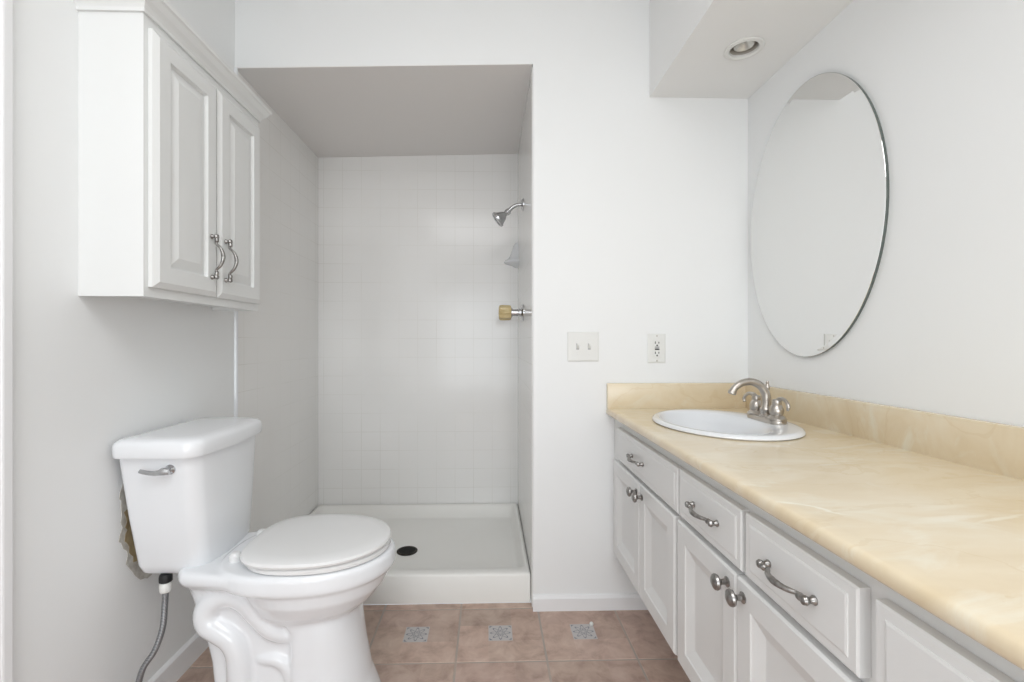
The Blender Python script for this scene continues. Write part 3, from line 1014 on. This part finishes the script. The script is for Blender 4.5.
# ------------------------------------------------------------------ oval mirror
MY, MZ, MA, MB_ = 1.450, 1.453, 0.303, 0.444
mi = thing('oval_mirror', 'large oval mirror with a thin polished edge on the right wall above the sink', 'mirror', (XR, MY, MZ))
bm = bmesh.new()
def mo(k, x):
    return [(x, MY + (MA - k) * math.cos(2 * PI * i / 128), MZ + (MB_ - k) * math.sin(2 * PI * i / 128)) for i in range(128)]
loft(bm, [mo(0.002, XR - .0005), mo(0, XR - .009), mo(0, XR - .0105)])
obj('mirror_backing', bm, M['edge'], mi)
bm = bmesh.new()
loft(bm, [mo(0.0003, XR - .0106), mo(0.0008, XR - .0112), mo(.016, XR - .0124)], cap0=False)
obj('mirror_glass', bm, M['mirror'], mi, angle=1)

# ------------------------------------------------------------------ switch and outlet
sw = thing('light_switch', 'white double toggle light switch plate on the wall beside the shower', 'light switch', (.376, YW, 1.038))
bm = bmesh.new()
def plate(bm, cx, cz, w, h, t):
    lo = []
    for ins, d in ((0, 0), (0, .0025), (.0025, t), (.006, t + .0006)):
        lo.append([(cx - w / 2 + ins, YW - d, cz - h / 2 + ins), (cx + w / 2 - ins, YW - d, cz - h / 2 + ins), (cx + w / 2 - ins, YW - d, cz + h / 2 - ins), (cx - w / 2 + ins, YW - d, cz + h / 2 - ins)])
    loft(bm, lo)
plate(bm, .375, 1.038, .124, .117, .0045)
obj('wall_plate', bm, M['plastic'], sw, smooth=False)
for dx_ in (-.023, .023):
    x = .376 + dx_
    bm = bmesh.new()
    box(bm, x - .0055, x + .0055, YW - .0058, YW - .0050, 1.026, 1.050)
    ts = obj('toggle_slot', bm, M['gasket'], sw, smooth=False)
    bm = bmesh.new()
    up = 1
    loft(bm, [[(x - .0045, YW - .0055, 1.031), (x + .0045, YW - .0055, 1.031), (x + .0045, YW - .0055, 1.047), (x - .0045, YW - .0055, 1.047)],
              [(x - .0035, YW - .016, 1.043), (x + .0035, YW - .016, 1.043), (x + .0035, YW - .016, 1.052), (x - .0035, YW - .016, 1.052)]])
    obj('toggle', bm, M['plastic'], ts, smooth=False)
    for z in (1.008, 1.068):
        bm = bmesh.new()
        lathe(bm, [(.0032, .0048), (.0032, .0058), (.001, .0064)], axis_m((x, YW, z), (0, -1, 0)), 12)
        obj('screw', bm, M['plastic'], sw)

ou = thing('outlet', 'white wall outlet with test buttons above the countertop corner', 'outlet', (.668, YW, 1.031))
bm = bmesh.new()
plate(bm, .668, 1.031, .071, .116, .0045)
obj('wall_plate', bm, M['plastic'], ou, smooth=False)
rec = obj('receptacle', bx(.668 - .0168, .668 + .0168, YW - .0075, YW - .0050, 1.031 - .034, 1.031 + .034, bev=.001), M['plastic'], ou, smooth=False)
for zc in (1.031 - .020, 1.031 + .020):
    for xs, za, zb_ in ((-.007, -.002, .007), (.007, -.001, .006)):
        obj('slot', bx(.668 + xs - .0015, .668 + xs + .0015, YW - .0080, YW - .0073, zc + za, zc + zb_), M['dark'], rec, smooth=False)
    bm = bmesh.new()
    lathe(bm, [(.0032, .0072), (.0032, .0080)], axis_m((.668, YW, zc - .0085), (0, -1, 0)), 12)
    obj('ground_hole', bm, M['dark'], rec, smooth=False)
for zc, mm in ((1.031 - .0035, M['dark']), (1.031 + .0045, M['gasket'])):
    b_ = obj('test_button', bx(.668 - .009, .668 + .009, YW - .0086, YW - .0074, zc - .0028, zc + .0028), mm, rec, smooth=False)
for z in (1.031 - .049, 1.031 + .049):
    bm = bmesh.new()
    lathe(bm, [(.0032, .0048), (.0032, .0058), (.001, .0064)], axis_m((.668, YW, z), (0, -1, 0)), 12)
    obj('screw', bm, M['nickel'], ou)

# ------------------------------------------------------------------ recessed light
rl = thing('recessed_light', 'round white recessed ceiling light in the soffit above the sink', 'ceiling light', (LX, LY, SZ))
down = axis_m((LX, LY, SZ), (0, 0, -1))
bm = bmesh.new()
lathe(bm, [(LR - .001, -.004), (LR - .001, .001), (.060, .0005), (.061, .003), (.058, .006), (.048, .007), (LR - .002, .004), (LR - .003, -.004)], down, 40, cap0=False, cap1=False)
obj('trim_ring', bm, M['plastic'], rl)
bm = bmesh.new()
lathe(bm, [(LR - .0015, -.003), (LR - .004, -.030), (LR - .006, -.060), (.001, -.062)], down, 40, cap0=False)
obj('baffle', bm, M['can'], rl)
bm = bmesh.new()
lathe(bm, [(.010, -.060), (.018, -.046), (.031, -.022), (.033, -.012), (.030, -.008), (.023, -.014), (.012, -.026), (.007, -.018), (.001, -.014)], down, 28)
obj('bulb', bm, M['bulb'], rl)

# ------------------------------------------------------------------ small bit on the floor
bm = bmesh.new()
lathe(bm, [(.006, 0), (.0075, .002), (.0070, .007), (.004, .010), (.001, .011)], axis_m((.386, 1.690, 0.0002), (0, 0, 1)), 14)
tag(obj('plastic_cap', bm, M['plastic']), 'tiny white plastic cap lying on the brown floor tiles', 'cap')
